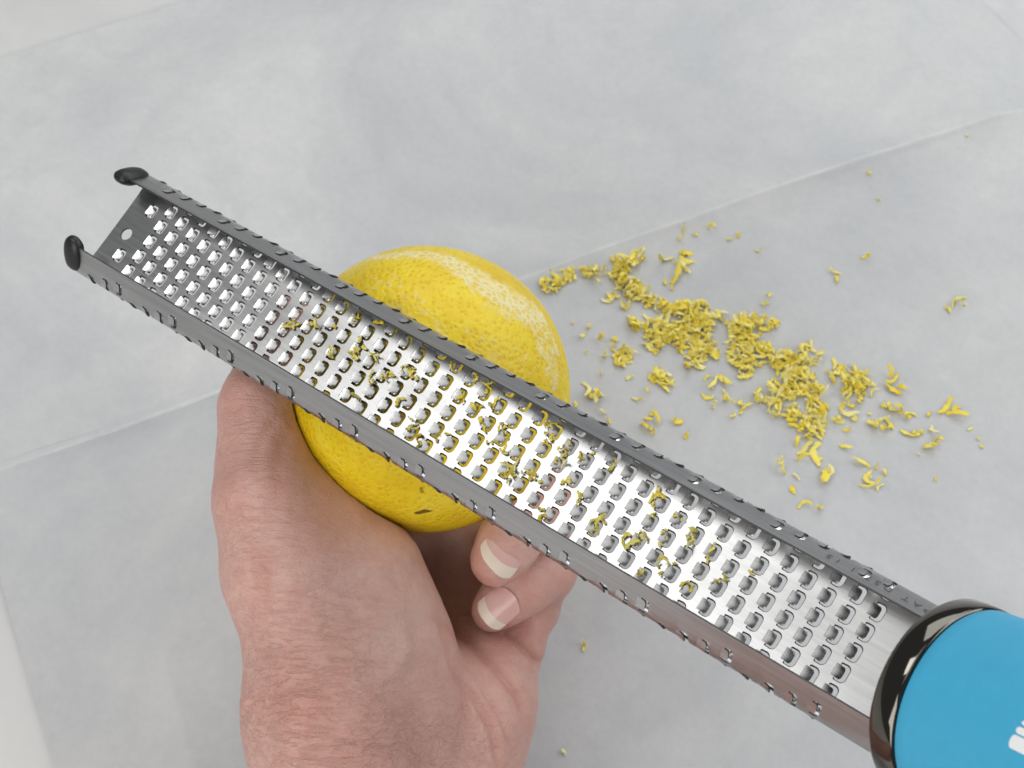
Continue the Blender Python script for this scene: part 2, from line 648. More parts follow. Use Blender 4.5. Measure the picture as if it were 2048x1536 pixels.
def in_loop(x, y):
    if (x - hx) ** 2 + (y - hy) ** 2 < hr * hr * 0.985: return True
    for (a, c2) in cand(x):
        if abs(x - a) < 0.22 and abs(y - c2) < 0.24:
            L = loop0
            px_, py_ = x - a, y - c2
            ins = False
            for i in range(len(L)):
                (x0, y0), (x1, y1) = L[i], L[i - 1]
                if (y0 > py_) != (y1 > py_) and px_ < (x1 - x0) * (py_ - y0) / (y1 - y0) + x0: ins = not ins
            if ins: return True
    return False


loop0 = hole_loop(0, 0)
b = len(v2)
v2 += [(0.0, q) for q in qs]; e2 += [(b + i, b + i + 1) for i in range(len(qs) - 1)]
b2 = len(v2)
v2 += [(LEN, q) for q in qs]; e2 += [(b2 + i, b2 + i + 1) for i in range(len(qs) - 1)]
e2 += [(b, b2), (b + len(qs) - 1, b2 + len(qs) - 1)]
for s in np.arange(PS / 2, LEN - 0.05, PS / 2):
    for q in qs[1:-1]:
        if not in_hole(s, q, 0.025): v2.append((float(s), q))
    for q in (qs[0], qs[-1]): v2.append((float(s), q))
r_ = delaunay_2d_cdt([Vector(p) for p in v2], e2, [], 0, 1e-5)
ov = [(p.x, p.y) for p in r_[0]]
tris = []
for f in r_[2]:
    cx = sum(ov[i][0] for i in f) / 3; cy = sum(ov[i][1] for i in f) / 3
    if not in_loop(cx, cy):
        a, b, c2 = f
        ar = (ov[b][0] - ov[a][0]) * (ov[c2][1] - ov[a][1]) - (ov[b][1] - ov[a][1]) * (ov[c2][0] - ov[a][0])
        if abs(ar) < 1e-9: continue
        tris.append((a, b, c2) if ar > 0 else (a, c2, b))
BV, BN = [], []
for (s, q) in ov:
    y, z, ny, nz = prof(q)
    BV.append((s, y, z)); BN.append((0, ny, nz))
VV, FF = solid(BV, tris, BN, TH)
# etched openings: the cut edge slopes inward towards the outer face and stays dull; its shade is painted in as a dark colour
for k_, (s, q) in enumerate(ov):
    for (a, c2) in cand(s):
        if abs(s - a) < 0.22 and abs(q - c2) < 0.24 and min((s - a - x) ** 2 + (q - c2 - y) ** 2 for x, y in loop0) < 1e-8:
            dx, dy = (a + 0.02) - s, c2 - q
            L_ = math.hypot(dx, dy)
            y2, z2_, ny2, nz2 = prof(q + dy / L_ * 0.026)
            VV[k_ + len(ov)] = np.array([s + dx / L_ * 0.026, y2, z2_]) - np.array([0, ny2, nz2]) * TH
            break
bm_ = mesh_from('blade', VV, FF, sharp=40, rim_from=2 * len(tris))
bm_.materials.append(M['steel']); bm_.materials.append(M['cut'])
blade = link('blade', bm_, M['steel'], grater)
blade['label'] = 'brushed steel blade with rows of cut teeth'


def tooth_mesh(q0, drop):
    """tongue hinged on the tip side, bent down out of the channel and following the sheet's curve"""
    ns, nq = 9, 8
    hw = HW / 2
    L0 = 0.215
    yc, zc, nyc, nzc = prof(q0)
    V, N = [], []
    for i in range(ns):
        t = i / (ns - 1)
        for j in range(nq):
            u = (j / (nq - 1)) * 2 - 1
            wv = hw * FW * (1.02 if t < 0.3 else 0.97)
            x = -HL / 2 - 0.012 + (L0 + 0.012) * t - 0.035 * (u ** 4) * max(0, t - 0.6) / 0.4
            dz = -drop * (0.55 * t + 0.45 * t * t) - 0.2 * drop * (u * u) * t - 0.003
            y, z, ny, nz = prof(q0 + u * wv)
            V.append((x, y - yc + ny * dz, z - zc + nz * dz))
            n_ = np.array([drop * 4 * t, ny, nz])
            N.append(n_ / np.linalg.norm(n_))
    F = [(i * nq + j, (i + 1) * nq + j, (i + 1) * nq + j + 1, i * nq + j + 1) for i in range(ns - 1) for j in range(nq - 1)]
    V2, F2 = solid(V, F, N, 0.045)
    me = mesh_from('tooth', V2, F2, sharp=45, rim_from=2 * len(F))
    me.materials.append(M['tooth']); me.materials.append(M['cut'])
    return me


tooth_cache = {}
for (s, q) in rows:
    key = round(q, 2)
    if key not in tooth_cache:
        tooth_cache[key] = tooth_mesh(q, 0.064 if abs(q) < 1.2 else (0.03 if abs(q) < 1.72 else 0.012))
    y, z, ny, nz = prof(q)
    o = bpy.data.objects.new('tooth', tooth_cache[key])
    col.objects.link(o)
    o.parent = blade
    o.matrix_local = Matrix.Translation(Vector((s, y, z)) * S) @ Matrix.Rotation(random.uniform(-0.03, 0.03), 4, 'Y')


def wall_frame(q):
    y, z, ny, nz = prof(q)
    return np.array([0, y, z]), np.array([0, ny, nz])


# black end caps on the two walls
def superell(cx, ex, ey, ez, rx, ry, rz, p=2.6, n=20, m=28, lump=0.0):
    V, F = [], []
    f = lambda c_: math.copysign(abs(c_) ** (2 / p), c_)
    for i in range(n + 1):
        t = -math.pi / 2 + math.pi * i / n
        for j in range(m):
            a = 2 * math.pi * j / m
            x, y, z = f(math.cos(t)) * f(math.cos(a)), f(math.cos(t)) * f(math.sin(a)), f(math.sin(t))
            V.append(cx + ex * rx * x + ey * ry * y + ez * rz * z)
    V = np.array(V)
    if lump:
        V = V + (V - cx) * (fbm(V * 4, 2) * lump)[:, None]
    for i in range(n):
        for j in range(m):
            F.append((i * m + j, i * m + (j + 1) % m, (i + 1) * m + (j + 1) % m, (i + 1) * m + j))
    return V, F


for sg in (1, -1):
    p0, n0 = wall_frame(sg * QB); p1, _ = wall_frame(sg * QMAX)
    mid = (p0 * 0.42 + p1 * 0.58) + np.array([0.02, 0, 0])
    ez = (p1 - p0) / np.linalg.norm(p1 - p0)
    V, F = superell(mid, np.array([1, 0, 0]), n0, ez, 0.31, 0.20, 0.50, 2.4, lump=0.08)
    link('end_cap', mesh_from('end_cap', V, F), M['rubber'], grater)['label'] = 'black rubber cap on the wall end'

# engraved patent line near the handle
cu = bpy.data.curves.new('engraved_text', 'FONT')
cu.body = 'US PAT D57 1 15'
cu.size = 0.27 * S
cu.space_character = 1.5
cu.extrude = 0.002 * S
to = bpy.data.objects.new('engraved_text', cu)
col.objects.link(to)
dg = bpy.context.evaluated_depsgraph_get()
tme = bpy.data.meshes.new_from_object(to.evaluated_get(dg))
bpy.data.objects.remove(to)
tme.materials.clear()
tme.materials.append(M['engrave'])
eo = bpy.data.objects.new('engraved_text', tme)
col.objects.link(eo)
eo.parent = blade
pA, nA = wall_frame(QB + 0.24)
upw = wall_frame(QMAX)[0] - wall_frame(QB)[0]; upw /= np.linalg.norm(upw)
X_, Y_ = Vector((-1, 0, 0)), Vector(upw)
eo.matrix_local = Matrix.Translation(Vector(pA + np.array([23.72, 0, 0]) - nA * (TH + 0.004)) * S) @ Matrix((X_, Y_, X_.cross(Y_))).transposed().to_4x4()


# ring and grip: bodies of revolution round the handle's axis
HC = np.array([24.05, 0.0, 0.43])
HT = math.atan(0.55)
hd = np.array([math.cos(HT), 0, math.sin(HT)])
h2 = np.array([0, 1.0, 0]); h3 = np.cross(hd, h2)


def revolve(profile, n=96, cap=True):
    V, F = [], []
    for (t, r) in profile:
        for j in range(n):
            a = 2 * math.pi * j / n
            V.append(HC + hd * t + (h2 * math.cos(a) + h3 * math.sin(a)) * r)
    k_ = len(profile)
    for i in range(k_ - 1):
        for j in range(n):
            F.append((i * n + j, (i + 1) * n + j, (i + 1) * n + (j + 1) % n, i * n + (j + 1) % n))
    if cap:
        V.append(HC + hd * profile[0][0]); V.append(HC + hd * profile[-1][0])
        for j in range(n):
            F.append((len(V) - 2, j, (j + 1) % n))
            F.append((len(V) - 1, (k_ - 1) * n + (j + 1) % n, (k_ - 1) * n + j))
    return V, F


RR = 2.01
V, F = revolve([(0, 1.0), (0.0, 1.62), (0.0, RR - 0.09), (0.03, RR - 0.03), (0.09, RR), (0.3, RR + 0.005), (0.56, RR), (0.60, RR - 0.03), (0.62, RR - 0.08), (0.62, 1.2)])
link('handle_ring', mesh_from('handle_ring', V, F, sharp=50), M['ring'], grater)['label'] = 'dark polished metal ring between blade and grip'
prf = [(0.63, 1.2), (0.63, RR - 0.10), (0.645, RR - 0.05), (0.68, RR - 0.03)] + [(0.68 + 11.5 * t, RR - 0.03 + 0.16 * math.sin(math.pi * min(1, t * 1.1)) ) for t in np.linspace(0.02, 0.93, 26)]
tE, rE = prf[-1]
prf += [(tE + 1.2 * math.sin(x), rE * math.cos(x) ** 0.6 if x < 1.55 else 0.02) for x in np.linspace(0.1, math.pi / 2, 12)]
V, F = revolve(prf)
grip = link('handle_grip', mesh_from('handle_grip', V, F, sharp=60), M['blue'], grater)
grip['label'] = 'bright blue soft round grip'


def grip_r(t):
    return np.interp(t, [p[0] for p in prf[:28]], [p[1] for p in prf[:28]])


# printed mark on the grip: tapering white bars along its length
def bar(t0, t1, a0, a1, rc):
    n, m = 40, 10
    V, F = [], []
    for i in range(n + 1):
        t = t0 + (t1 - t0) * (i / n) ** 2.5
        e = min(1.0, (t - t0) / rc)
        k_ = (1 - (1 - e) ** 2.2) ** 0.5
        for j in range(m + 1):
            a = (a0 + a1) / 2 + (a1 - a0) / 2 * (2 * j / m - 1) * max(k_, 0.05)
            V.append(HC + hd * t + (h2 * math.cos(a) + h3 * math.sin(a)) * (grip_r(t) + 0.006))
    for i in range(n):
        for j in range(m):
            F.append((i * (m + 1) + j, (i + 1) * (m + 1) + j, (i + 1) * (m + 1) + j + 1, i * (m + 1) + j + 1))
    return V, F


def grip_hit(px, py):
    """where the line of sight meets the grip: (distance along its axis, angle)"""
    r0 = R3.T @ (CAM - TIP); rd = R3.T @ (M_C2W @ ray(px, py))
    best = None
    for t in np.linspace(14, 36, 4000):
        p = r0 + rd * t - HC
        l = p @ hd
        if 0.6 < l < 12:
            q = p - hd * l
            if np.linalg.norm(q) <= grip_r(l):
                return l, math.atan2(q @ h3, q @ h2)
    return None


LOGO = []
for (pxy, hwid, rc) in (((2020, 1480), 0.058, 0.07), ((2033, 1458), 0.03, 0.08), ((2044, 1444), 0.02, 0.08)):
    g = grip_hit(*pxy)
    if g:
        l, a = g
        V, F = bar(l, l + 1.6, a - hwid, a + hwid, rc)
        o = link('printed_bar', mesh_from('printed_bar', V, F), M['white'], grip)
        o['label'] = 'white bar of the printed emblem'

# ------------------------------------------------------------------ lemon
rl = ray(854, 778)
LR = 3.85
for _ in range(20):            # centre where the lemon just touches the underside of the blade
    zl = (TIP_C @ an - (LR + 0.04)) / (rl @ an)
    LR = 287.0 / FPX * zl * 0.995
LC = rl * zl
HAND_FAR = zl - 24.15
nu_, nv_ = 260, 200
V, F = [], []
th = np.linspace(0, 2 * math.pi, nu_, endpoint=False)
ph = np.linspace(-math.pi / 2, math.pi / 2, nv_ + 1)
PH, THT = np.meshgrid(ph, th, indexing='ij')
dirs = np.stack([np.cos(PH) * np.cos(THT), np.cos(PH) * np.sin(THT), np.sin(PH)], axis=-1).reshape(-1, 3)
# long axis: tips towards upper right and lower left of the picture, partly into it
lax = np.array([0.30, -0.10, 0.95]); lax /= np.linalg.norm(lax)
tmp = np.cross(lax, [0, 1, 0]); tmp /= np.linalg.norm(tmp)
tm2 = np.cross(lax, tmp)
dl = dirs[:, [2]] * lax + dirs[:, [0]] * tmp + dirs[:, [1]] * tm2
rad = LR * (1 + 0.012 * fbm(dl * 1.6, 3) + 0.004 * fbm(dl * 7, 3))
pole = np.clip(np.abs(dirs[:, 2]), 0, 1)
rad = rad * (1 + 0.05 * np.exp(-((1 - pole) / 0.05)))
LV = dl * rad[:, None]
# pressed slightly flat where the blade rests on it
dn = (LV + LC - TIP_C) @ an
LV = LV - np.maximum(dn + 0.16, 0)[:, None] * an
for i in range(nv_):
    for j in range(nu_):
        F.append((i * nu_ + j, i * nu_ + (j + 1) % nu_, (i + 1) * nu_ + (j + 1) % nu_, (i + 1) * nu_ + j))
LW_ = c2w(LV + LC)
LCw = c2w(LC)
lm = mesh_from('lemon', LW_ - LCw, F)
bmx = bmesh.new(); bmx.from_mesh(lm)
bmesh.ops.remove_doubles(bmx, verts=bmx.verts, dist=1e-7)
bmesh.ops.recalc_face_normals(bmx, faces=bmx.faces)
bmx.to_mesh(lm); bmx.free()
lemon = link('lemon', lm, M['lemon'], loc=LCw)
tag(lemon, 'ripe yellow lemon with pale zested strips, held in the hand', 'lemon')
co = np.empty(len(lm.vertices) * 3); lm.vertices.foreach_get('co', co)
Lc = w2c(co.reshape(-1, 3) / S + LCw)


def lemon_pt(px, py):
    r = ray(px, py)
    b = r @ LC; c_ = LC @ LC - LR * LR; a = r @ r
    dsc = b * b - a * c_
    t = (b - math.sqrt(max(dsc, 0))) / a
    return r * t


def strip(pts, wid, val):
    P3 = np.array([lemon_pt(*p) for p in pts])
    d_, t_ = seg_dist2d(Lc, P3)
    wv = np.interp(t_, np.linspace(0, 1, len(wid)), wid) * 38 / FPX
    return val * np.clip(1.35 - d_ / np.maximum(wv, 1e-3), 0, 1)


pm_ = np.zeros(len(Lc))
for pts, wd, val in (
    ([(672, 556), (730, 520), (800, 509), (860, 508), (900, 522), (940, 545)], [18, 28, 36, 36, 44, 44], 0.74),
    ([(905, 522), (950, 552), (1000, 588), (1045, 616), (1078, 632)], [34, 50, 62, 64, 50], 0.8),
    ([(1078, 632), (1100, 665), (1115, 700)], [26, 30, 24], 0.6),
    ([(1040, 600), (1090, 690), (1110, 760)], [40, 60, 44], 0.56),
    ([(760, 560), (820, 620), (860, 660)], [60, 74, 60], 0.40),
    ([(700, 600), (760, 650), (900, 730)], [40, 50, 50], 0.42),
    ([(860, 640), (960, 700), (1060, 720)], [40, 46, 46], 0.36),
    ([(640, 820), (760, 860), (900, 940)], [14, 16, 14], 0.3),
):
    pm_ = np.maximum(pm_, strip(pts, wd, val))
blm = np.maximum.reduce([strip([(834, 1026), (850, 1022), (862, 1022)], [8, 8, 4], 0.8), strip([(842, 976), (844, 984)], [7, 7], 0.62), strip([(806, 1000), (850, 1005)], [5, 5], 0.3)])
at = lm.attributes.new('peel', 'FLOAT_COLOR', 'POINT')
at.data.foreach_set('color', np.c_[pm_, blm, np.zeros(len(Lc)), np.ones(len(Lc))].ravel().astype(np.float32))

# ------------------------------------------------------------------ hand: one continuous surface from tapering limbs
H = 0.062
lo = np.array([-8.8, -2.6, 18.0 + HAND_FAR]); hi = np.array([3.0, 13.9, 31.0 + HAND_FAR])
gs = [np.arange(lo[i], hi[i], H) for i in range(3)]
shape = tuple(len(g) for g in gs)


def field():
    return np.full(shape, 5.0, np.float32)


def smin(a, b, k_):
    h_ = np.maximum(k_ - np.abs(a - b), 0) / k_
    return np.minimum(a, b) - h_ * h_ * k_ * 0.25


def cone(fld, a, b, ra, rb, k_=0.5, flat=None):
    """tapering limb from a to b; flat=(direction, factor) squeezes it along that direction"""
    a, b = np.asarray(a, float), np.asarray(b, float)
    pad = max(ra, rb) * (1 if flat is None else max(1, 1 / flat[1])) + k_ + 0.4
    i0 = [max(0, int((min(a[i], b[i]) - pad - lo[i]) / H)) for i in range(3)]
    i1 = [min(shape[i], int((max(a[i], b[i]) + pad - lo[i]) / H) + 2) for i in range(3)]
    if any(i1[i] <= i0[i] for i in range(3)): return
    sl = tuple(slice(i0[i], i1[i]) for i in range(3))
    X = gs[0][sl[0]][:, None, None]; Y = gs[1][sl[1]][None, :, None]; Zz = gs[2][sl[2]][None, None, :]
    ab = b - a
    t = np.clip(((X - a[0]) * ab[0] + (Y - a[1]) * ab[1] + (Zz - a[2]) * ab[2]) / max(ab @ ab, 1e-9), 0, 1)
    dx, dy, dz = X - a[0] - t * ab[0], Y - a[1] - t * ab[1], Zz - a[2] - t * ab[2]
    if flat is not None:
        n_, f_ = flat
        pr = dx * n_[0] + dy * n_[1] + dz * n_[2]
        d2 = dx * dx + dy * dy + dz * dz + pr * pr * (1 / f_ ** 2 - 1)
    else:
        d2 = dx * dx + dy * dy + dz * dz
    dd = np.sqrt(d2) - (ra + (rb - ra) * t)
    fld[sl] = smin(fld[sl], dd.astype(np.float32), k_)


def chain(fld, pts, k_=0.5, flat=None):
    for p, q in zip(pts[:-1], pts[1:]):
        cone(fld, p[:3], q[:3], p[3], q[3], k_, flat)


def J(px, py, d, r):
    return (*CH(px, py, d), r * 0.98)


ra_ = []
body = field()
# thumb: wrist, saddle joint, knuckle, tip behind the blade
chain(body, [J(680, 1760, 21.4, 2.0), J(684, 1560, 21.5, 1.95), J(655, 1425, 21.6, 1.93), J(640, 1310, 21.8, 1.66)], 1.0)
chain(body, [J(640, 1310, 21.8, 1.66), J(582, 1140, 21.9, 1.6), J(536, 1000, 22.0, 1.35)], 0.8)
chain(body, [J(536, 1000, 22.0, 1.33), J(522, 900, 22.4, 1.03), J(520, 815, 22.7, 1.02)], 0.5)
chain(body, [J(520, 815, 22.8, 1.0), J(555, 720, 23.0, 0.92), J(580, 640, 23.4, 0.72)], 0.4)
# ball of the thumb and the web that hugs the lemon
chain(body, [J(566, 930, 22.9, 0.8), J(640, 1040, 23.0, 1.18), J(712, 1160, 22.8, 1.62), J(752, 1300, 22.8, 1.85), J(790, 1420, 22.9, 1.75), J(800, 1560, 22.8, 1.7), J(800, 1760, 22.6, 1.8)], 0.9)
chain(body, [J(600, 960, 24.0, 0.7), J(760, 1120, 25.6, 0.9), J(860, 1120, 27.2, 1.0)], 0.8)
# heel of the hand, little-finger side, wrist
chain(body, [J(990, 1335, 25.0, 1.12), J(956, 1420, 24.4, 1.4), J(914, 1540, 23.6, 1.45), J(880, 1760, 22.8, 1.55)], 0.9)
chain(body, [J(900, 1330, 25.6, 1.4), J(880, 1460, 24.2, 1.6), J(860, 1760, 23.0, 1.9)], 0.9)
# palm plate and finger roots, underneath the lemon
chain(body, [J(890, 1330, 26.6, 1.3), J(860, 1180, 27.6, 1.2), J(850, 1040, 28.6, 1.0)], 0.9)
chain(body, [J(960, 1330, 26.6, 1.2), J(980, 1200, 27.4, 1.1), J(985, 1100, 27.8, 1.0)], 0.8)
# index and middle finger curled below the lemon
for pts in ([J(850, 1040, 28.6, 0.95), J(800, 860, 29.4, 0.88), J(820, 700, 29.3, 0.78), J(850, 610, 28.8, 0.66)],
            [J(930, 1060, 28.4, 0.95), J(940, 860, 29.3, 0.9), J(960, 720, 29.0, 0.78), J(975, 650, 28.4, 0.66)]):
    chain(body, pts, 0.35)
# ring finger: root under the palm, curled up against the lemon, tip towards the palm
ringf = field()
chain(ringf, [J(985, 1110, 27.8, 0.95), J(1075, 1060, 26.4, 0.88), J(1088, 1000, 25.0, 0.84)], 0.3)
chain(ringf, [J(1088, 1000, 25.0, 0.84), J(1048, 1040, 23.7, 0.80), J(1018, 1082, 23.25, 0.82)], 0.3)
chain(ringf, [J(1018, 1082, 23.25, 0.80), J(992, 1120, 23.3, 0.70)], 0.3)
# little finger
litf = field()
chain(litf, [J(1010, 1290, 26.4, 0.95), J(1058, 1215, 25.9, 0.80), J(1096, 1140, 24.9, 0.74)], 0.35)
chain(litf, [J(1096, 1140, 24.9, 0.76), J(1050, 1172, 24.25, 0.74), J(1012, 1198, 24.1, 0.70)], 0.3)
chain(litf, [J(1012, 1198, 24.1, 0.66), J(986, 1222, 24.15, 0.58)], 0.3)
# mound of flesh below the little finger
mound = field()
chain(mound, [J(1052, 1236, 25.6, 0.74), J(1040, 1290, 25.2, 0.72)], 0.4)
chain(mound, [J(900, 1275, 26.2, 0.85), J(976, 1320, 25.3, 0.95), J(1000, 1390, 24.8, 0.92)], 0.4)
body = smin(body, mound, 0.30)
body = smin(body, ringf, 0.16)
body = smin(body, litf, 0.14)
# the lemon dents what it presses on
X = gs[0][:, None, None]; Y = gs[1][None, :, None]; Zz = gs[2][None, None, :]
dl_ = np.sqrt((X - LC[0]) ** 2 + (Y - LC[1]) ** 2 + (Zz - LC[2]) ** 2) - (LR + 0.035)
body = np.maximum(body, -dl_.astype(np.float32))


def surface_nets(f):
    inside = f < 0
    nx, ny, nz = f.shape
    cnt = np.zeros((nx - 1, ny - 1, nz - 1), np.int8)
    corners = [(i, j, k_) for i in (0, 1) for j in (0, 1) for k_ in (0, 1)]
    for (i, j, k_) in corners:
        cnt += inside[i:nx - 1 + i, j:ny - 1 + j, k_:nz - 1 + k_]
    act = (cnt > 0) & (cnt < 8)
    idx = np.argwhere(act)
    num = np.full(act.shape, -1, np.int64)
    num[act] = np.arange(len(idx))
    vals = {c_: f[idx[:, 0] + c_[0], idx[:, 1] + c_[1], idx[:, 2] + c_[2]].astype(float) for c_ in corners}
    acc = np.zeros((len(idx), 3)); n_ = np.zeros(len(idx))
    for c0 in corners:
        for axx in range(3):
            if c0[axx] == 0:
                c1 = list(c0); c1[axx] = 1; c1 = tuple(c1)
                a, b = vals[c0], vals[c1]
                mm = (a < 0) != (b < 0)
                t = a[mm] / (a[mm] - b[mm])
                p = np.tile(np.array(c0, float), (mm.sum(), 1)); p[:, axx] = t
                acc[mm] += p; n_[mm] += 1
    V = idx + acc / n_[:, None]
    quads = []
    for axx in range(3):
        o1, o2 = [k_ for k_ in range(3) if k_ != axx]
        sl0 = [slice(1, -1)] * 3; sl1 = [slice(1, -1)] * 3
        sl0[axx] = slice(0, -1); sl1[axx] = slice(1, None)
        a, b = inside[tuple(sl0)], inside[tuple(sl1)]
        e = np.argwhere(a != b)
        base = e.copy(); base[:, o1] += 1; base[:, o2] += 1
        def cell(d1, d2):
            q = base.copy(); q[:, o1] -= d1; q[:, o2] -= d2
            return num[q[:, 0], q[:, 1], q[:, 2]]
        Q = np.stack([cell(1, 1), cell(0, 1), cell(0, 0), cell(1, 0)], axis=1)
        fl = a[e[:, 0], e[:, 1], e[:, 2]]
        if axx == 1: fl = ~fl
        Q[~fl] = Q[~fl][:, ::-1]
        quads.append(Q)
    return V, np.concatenate(quads)


body[:, -2:, :] = np.maximum(body[:, -2:, :], 0.05)
HV, HF = surface_nets(body)
HV = lo + HV * H


def vnormals(V, F):
    fn = np.cross(V[F[:, 2]] - V[F[:, 0]], V[F[:, 3]] - V[F[:, 1]])
    n = np.zeros_like(V)
    for k_ in range(4):
        np.add.at(n, F[:, k_], fn)
    return n / np.maximum(np.linalg.norm(n, axis=1), 1e-9)[:, None]


HN = vnormals(HV, HF)
if np.mean(np.sum((HV - HV.mean(0)) * HN, axis=1)) < 0:
    HF = HF[:, ::-1]; HN = -HN
# keep the largest connected surface out to y of the frame; sculpt creases, folds and veins along lines seen on the skin
PX = to_px(HV)
front = np.clip(-(HN * (HV / np.linalg.norm(HV, axis=1)[:, None])).sum(1) * 3, 0, 1)
depthv = HV[:, 2] - HAND_FAR
disp = np.zeros(len(HV)); red = np.zeros(len(HV)); vein = np.zeros(len(HV)); wri = np.zeros(len(HV))


def crease_l(pts, w_, d_, rd=0.35, zmax=99, zmin=0):
    dd, tt = seg_dist2d(PX, pts)
    taper = np.clip(np.minimum(tt, 1 - tt) * 6, 0.15, 1)
    ok = (depthv < zmax) & (depthv > zmin)
    g = np.exp(-(dd / w_) ** 2) * taper * front * ok
    disp[:] -= d_ * g
    if d_ > 0: np.maximum(red, np.exp(-(dd / (w_ * 1.7)) ** 2) * rd * ok, out=red)


def blob(arr, x, y, rx, ry, v, zmax=99):
    g = np.exp(-((PX[:, 0] - x) / rx) ** 2 - ((PX[:, 1] - y) / ry) ** 2) * v * (depthv < zmax)
    np.maximum(arr, g, out=arr)


# palm lines
crease_l([(870, 1235), (930, 1275), (990, 1330), (1035, 1390), (1062, 1450)], 9, 0.13, 0.5)
crease_l([(905, 1330), (950, 1395), (985, 1460), (1000, 1530)], 8, 0.10, 0.4)
crease_l([(880, 1220), (905, 1310), (930, 1390), (940, 1450)], 9, 0.12, 0.4)
crease_l([(960, 1370), (1000, 1430), (1025, 1500)], 6, 0.05, 0.25)
crease_l([(985, 1248), (1030, 1272), (1062, 1305), (1085, 1335)], 8, 0.16, 0.6)
# folds between thumb and web
crease_l([(580, 862), (564, 890), (556, 930), (566, 975)], 16, 0.05, 0.4)
crease_l([(560, 830), (520, 880), (500, 950)], 10, 0.03, 0.25)
# knuckle hollows and wrist lines
crease_l([(512, 1120), (528, 1160), (520, 1200)], 16, 0.07, 0.6)
for i, (x0, y0, x1, y1, dp) in enumerate(((560, 1180, 760, 1215, .02), (560, 1215, 770, 1245, .02), (570, 1290, 800, 1330, .02), (560, 1370, 820, 1400, .028), (550, 1410, 850, 1435, .03), (498, 1462, 640, 1468, .06), (640, 1468, 800, 1500, .055), (800, 1490, 900, 1545, .04), (500, 1500, 700, 1530, .03))):
    mx_, my_ = (x0 + x1) / 2, (y0 + y1) / 2 + 6
    crease_l([(x0, y0), (mx_, my_), (x1, y1)], 6, dp, 0.22, 24.5)
rr_ = np.random.default_rng(3)
for i in range(60):                                   # short cross-wrinkles over the thumb joint and wrist
    x0 = rr_.uniform(500, 700); y0 = rr_.uniform(1090, 1536)
    ln = rr_.uniform(50, 150); sl_ = rr_.uniform(0.05, 0.22)
    crease_l([(x0, y0), (x0 + ln * 0.5, y0 + ln * sl_ * 0.4 + rr_.uniform(-4, 4)), (x0 + ln, y0 + ln * sl_)], rr_.uniform(3.5, 6), rr_.uniform(0.010, 0.026), 0.10, 24)
for i in range(26):                                   # lines over the thumb's knuckle
    x0 = rr_.uniform(450, 530); y0 = rr_.uniform(940, 1100)
    ln = rr_.uniform(30, 80)
    crease_l([(x0, y0), (x0 + ln, y0 + ln * rr_.uniform(-0.5, 0.5))], 4, rr_.uniform(0.01, 0.022), 0.12, 24)
# tendon, vein and bone bulges
crease_l([(560, 1100), (600, 1250), (600, 1400), (590, 1520)], 40, -0.07, 0)
crease_l([(800, 1230), (812, 1300), (790, 1345), (740, 1370)], 16, -0.07, 0)
crease_l([(478, 1400), (500, 1410)], 26, -0.09, 0)
crease_l([(440, 990), (470, 1000)], 30, -0.05, 0)
blob(vein, 790, 1270, 60, 90, 0.8, 24.5); blob(vein, 700, 1180, 90, 70, 0.5, 24.5); blob(vein, 560, 1130, 50, 60, 0.25, 24.5)
blob(vein, 840, 1220, 50, 90, 0.6, 24.5)
blob(red, 525, 1130, 32, 45, 0.75, 24); blob(red, 600, 1410, 120, 60, 0.5, 24.5); blob(red, 470, 1010, 40, 60, 0.35, 24)
blob(red, 1050, 1270, 60, 50, 0.75); blob(red, 960, 1150, 34, 70, 0.75); blob(red, 1110, 1190, 60, 60, 0.45); blob(red, 1000, 1240, 40, 30, 0.5)
blob(red, 470, 780, 60, 60, 0.4); blob(red, 760, 1480, 160, 60, 0.35, 25); blob(red, 640, 1010, 70, 70, 0.25)
blob(wri, 580, 1380, 170, 200, 0.9, 24.5); blob(wri, 520, 1060, 90, 130, 0.5, 24.5); blob(wri, 700, 1500, 250, 90, 0.8, 24.5); blob(wri, 480, 850, 60, 100, 0.3, 24.5)
disp += fbm(HV * 0.9, 3) * 0.05 + fbm(HV * 3.2, 3) * 0.012
HV = HV + HN * disp[:, None]
HWd = c2w(HV)
# the forearm goes on towards the elbow, below the picture
path = [(-3.3, 10.2, 4.6, 2.3), (-3.6, 7.0, 5.4, 2.5), (-4.3, 3.0, 7.6, 2.7), (-5.4, -4.0, 11.0, 3.2), (-6.8, -12.0, 14.6, 3.7), (-8.0, -19.0, 17.8, 3.9)]
tv, tq = [], []
for i, (x, y, z, r) in enumerate(path):
    a, b = np.array(path[max(i - 1, 0)][:3]), np.array(path[min(i + 1, len(path) - 1)][:3])
    t_ = (b - a) / np.linalg.norm(b - a)
    e1 = np.cross(t_, [0, 0, 1.0]); e1 /= np.linalg.norm(e1); e2 = np.cross(e1, t_)
    for j in range(32):
        g = 2 * math.pi * j / 32
        tv.append(np.array([x, y, z]) + e1 * r * 1.1 * math.cos(g) + e2 * r * 0.95 * math.sin(g))
nb = len(HWd)
for i in range(len(path) - 1):
    for j in range(32):
        tq.append((nb + i * 32 + j, nb + i * 32 + (j + 1) % 32, nb + (i + 1) * 32 + (j + 1) % 32, nb + (i + 1) * 32 + j))
HWd = np.concatenate([HWd, np.array(tv)]); HF = np.concatenate([HF, np.array(tq)])
red, vein, wri = (np.concatenate([q_, np.full(len(tv), 0.15)]) for q_ in (red, vein, wri))
HORG = np.array([HWd[:, 0].mean(), HWd[:, 1].mean(), HWd[:, 2].min()])
hm = mesh_from('hand', HWd - HORG, HF)
at = hm.attributes.new('skin', 'FLOAT_COLOR', 'POINT')
at.data.foreach_set('color', np.c_[red, vein, wri, np.ones(len(HWd))].ravel().astype(np.float32))
hand = link('hand', hm, M['skin'], loc=HORG)
tag(hand, "person's left hand with painted pale nails cupping the lemon from below", 'hand')


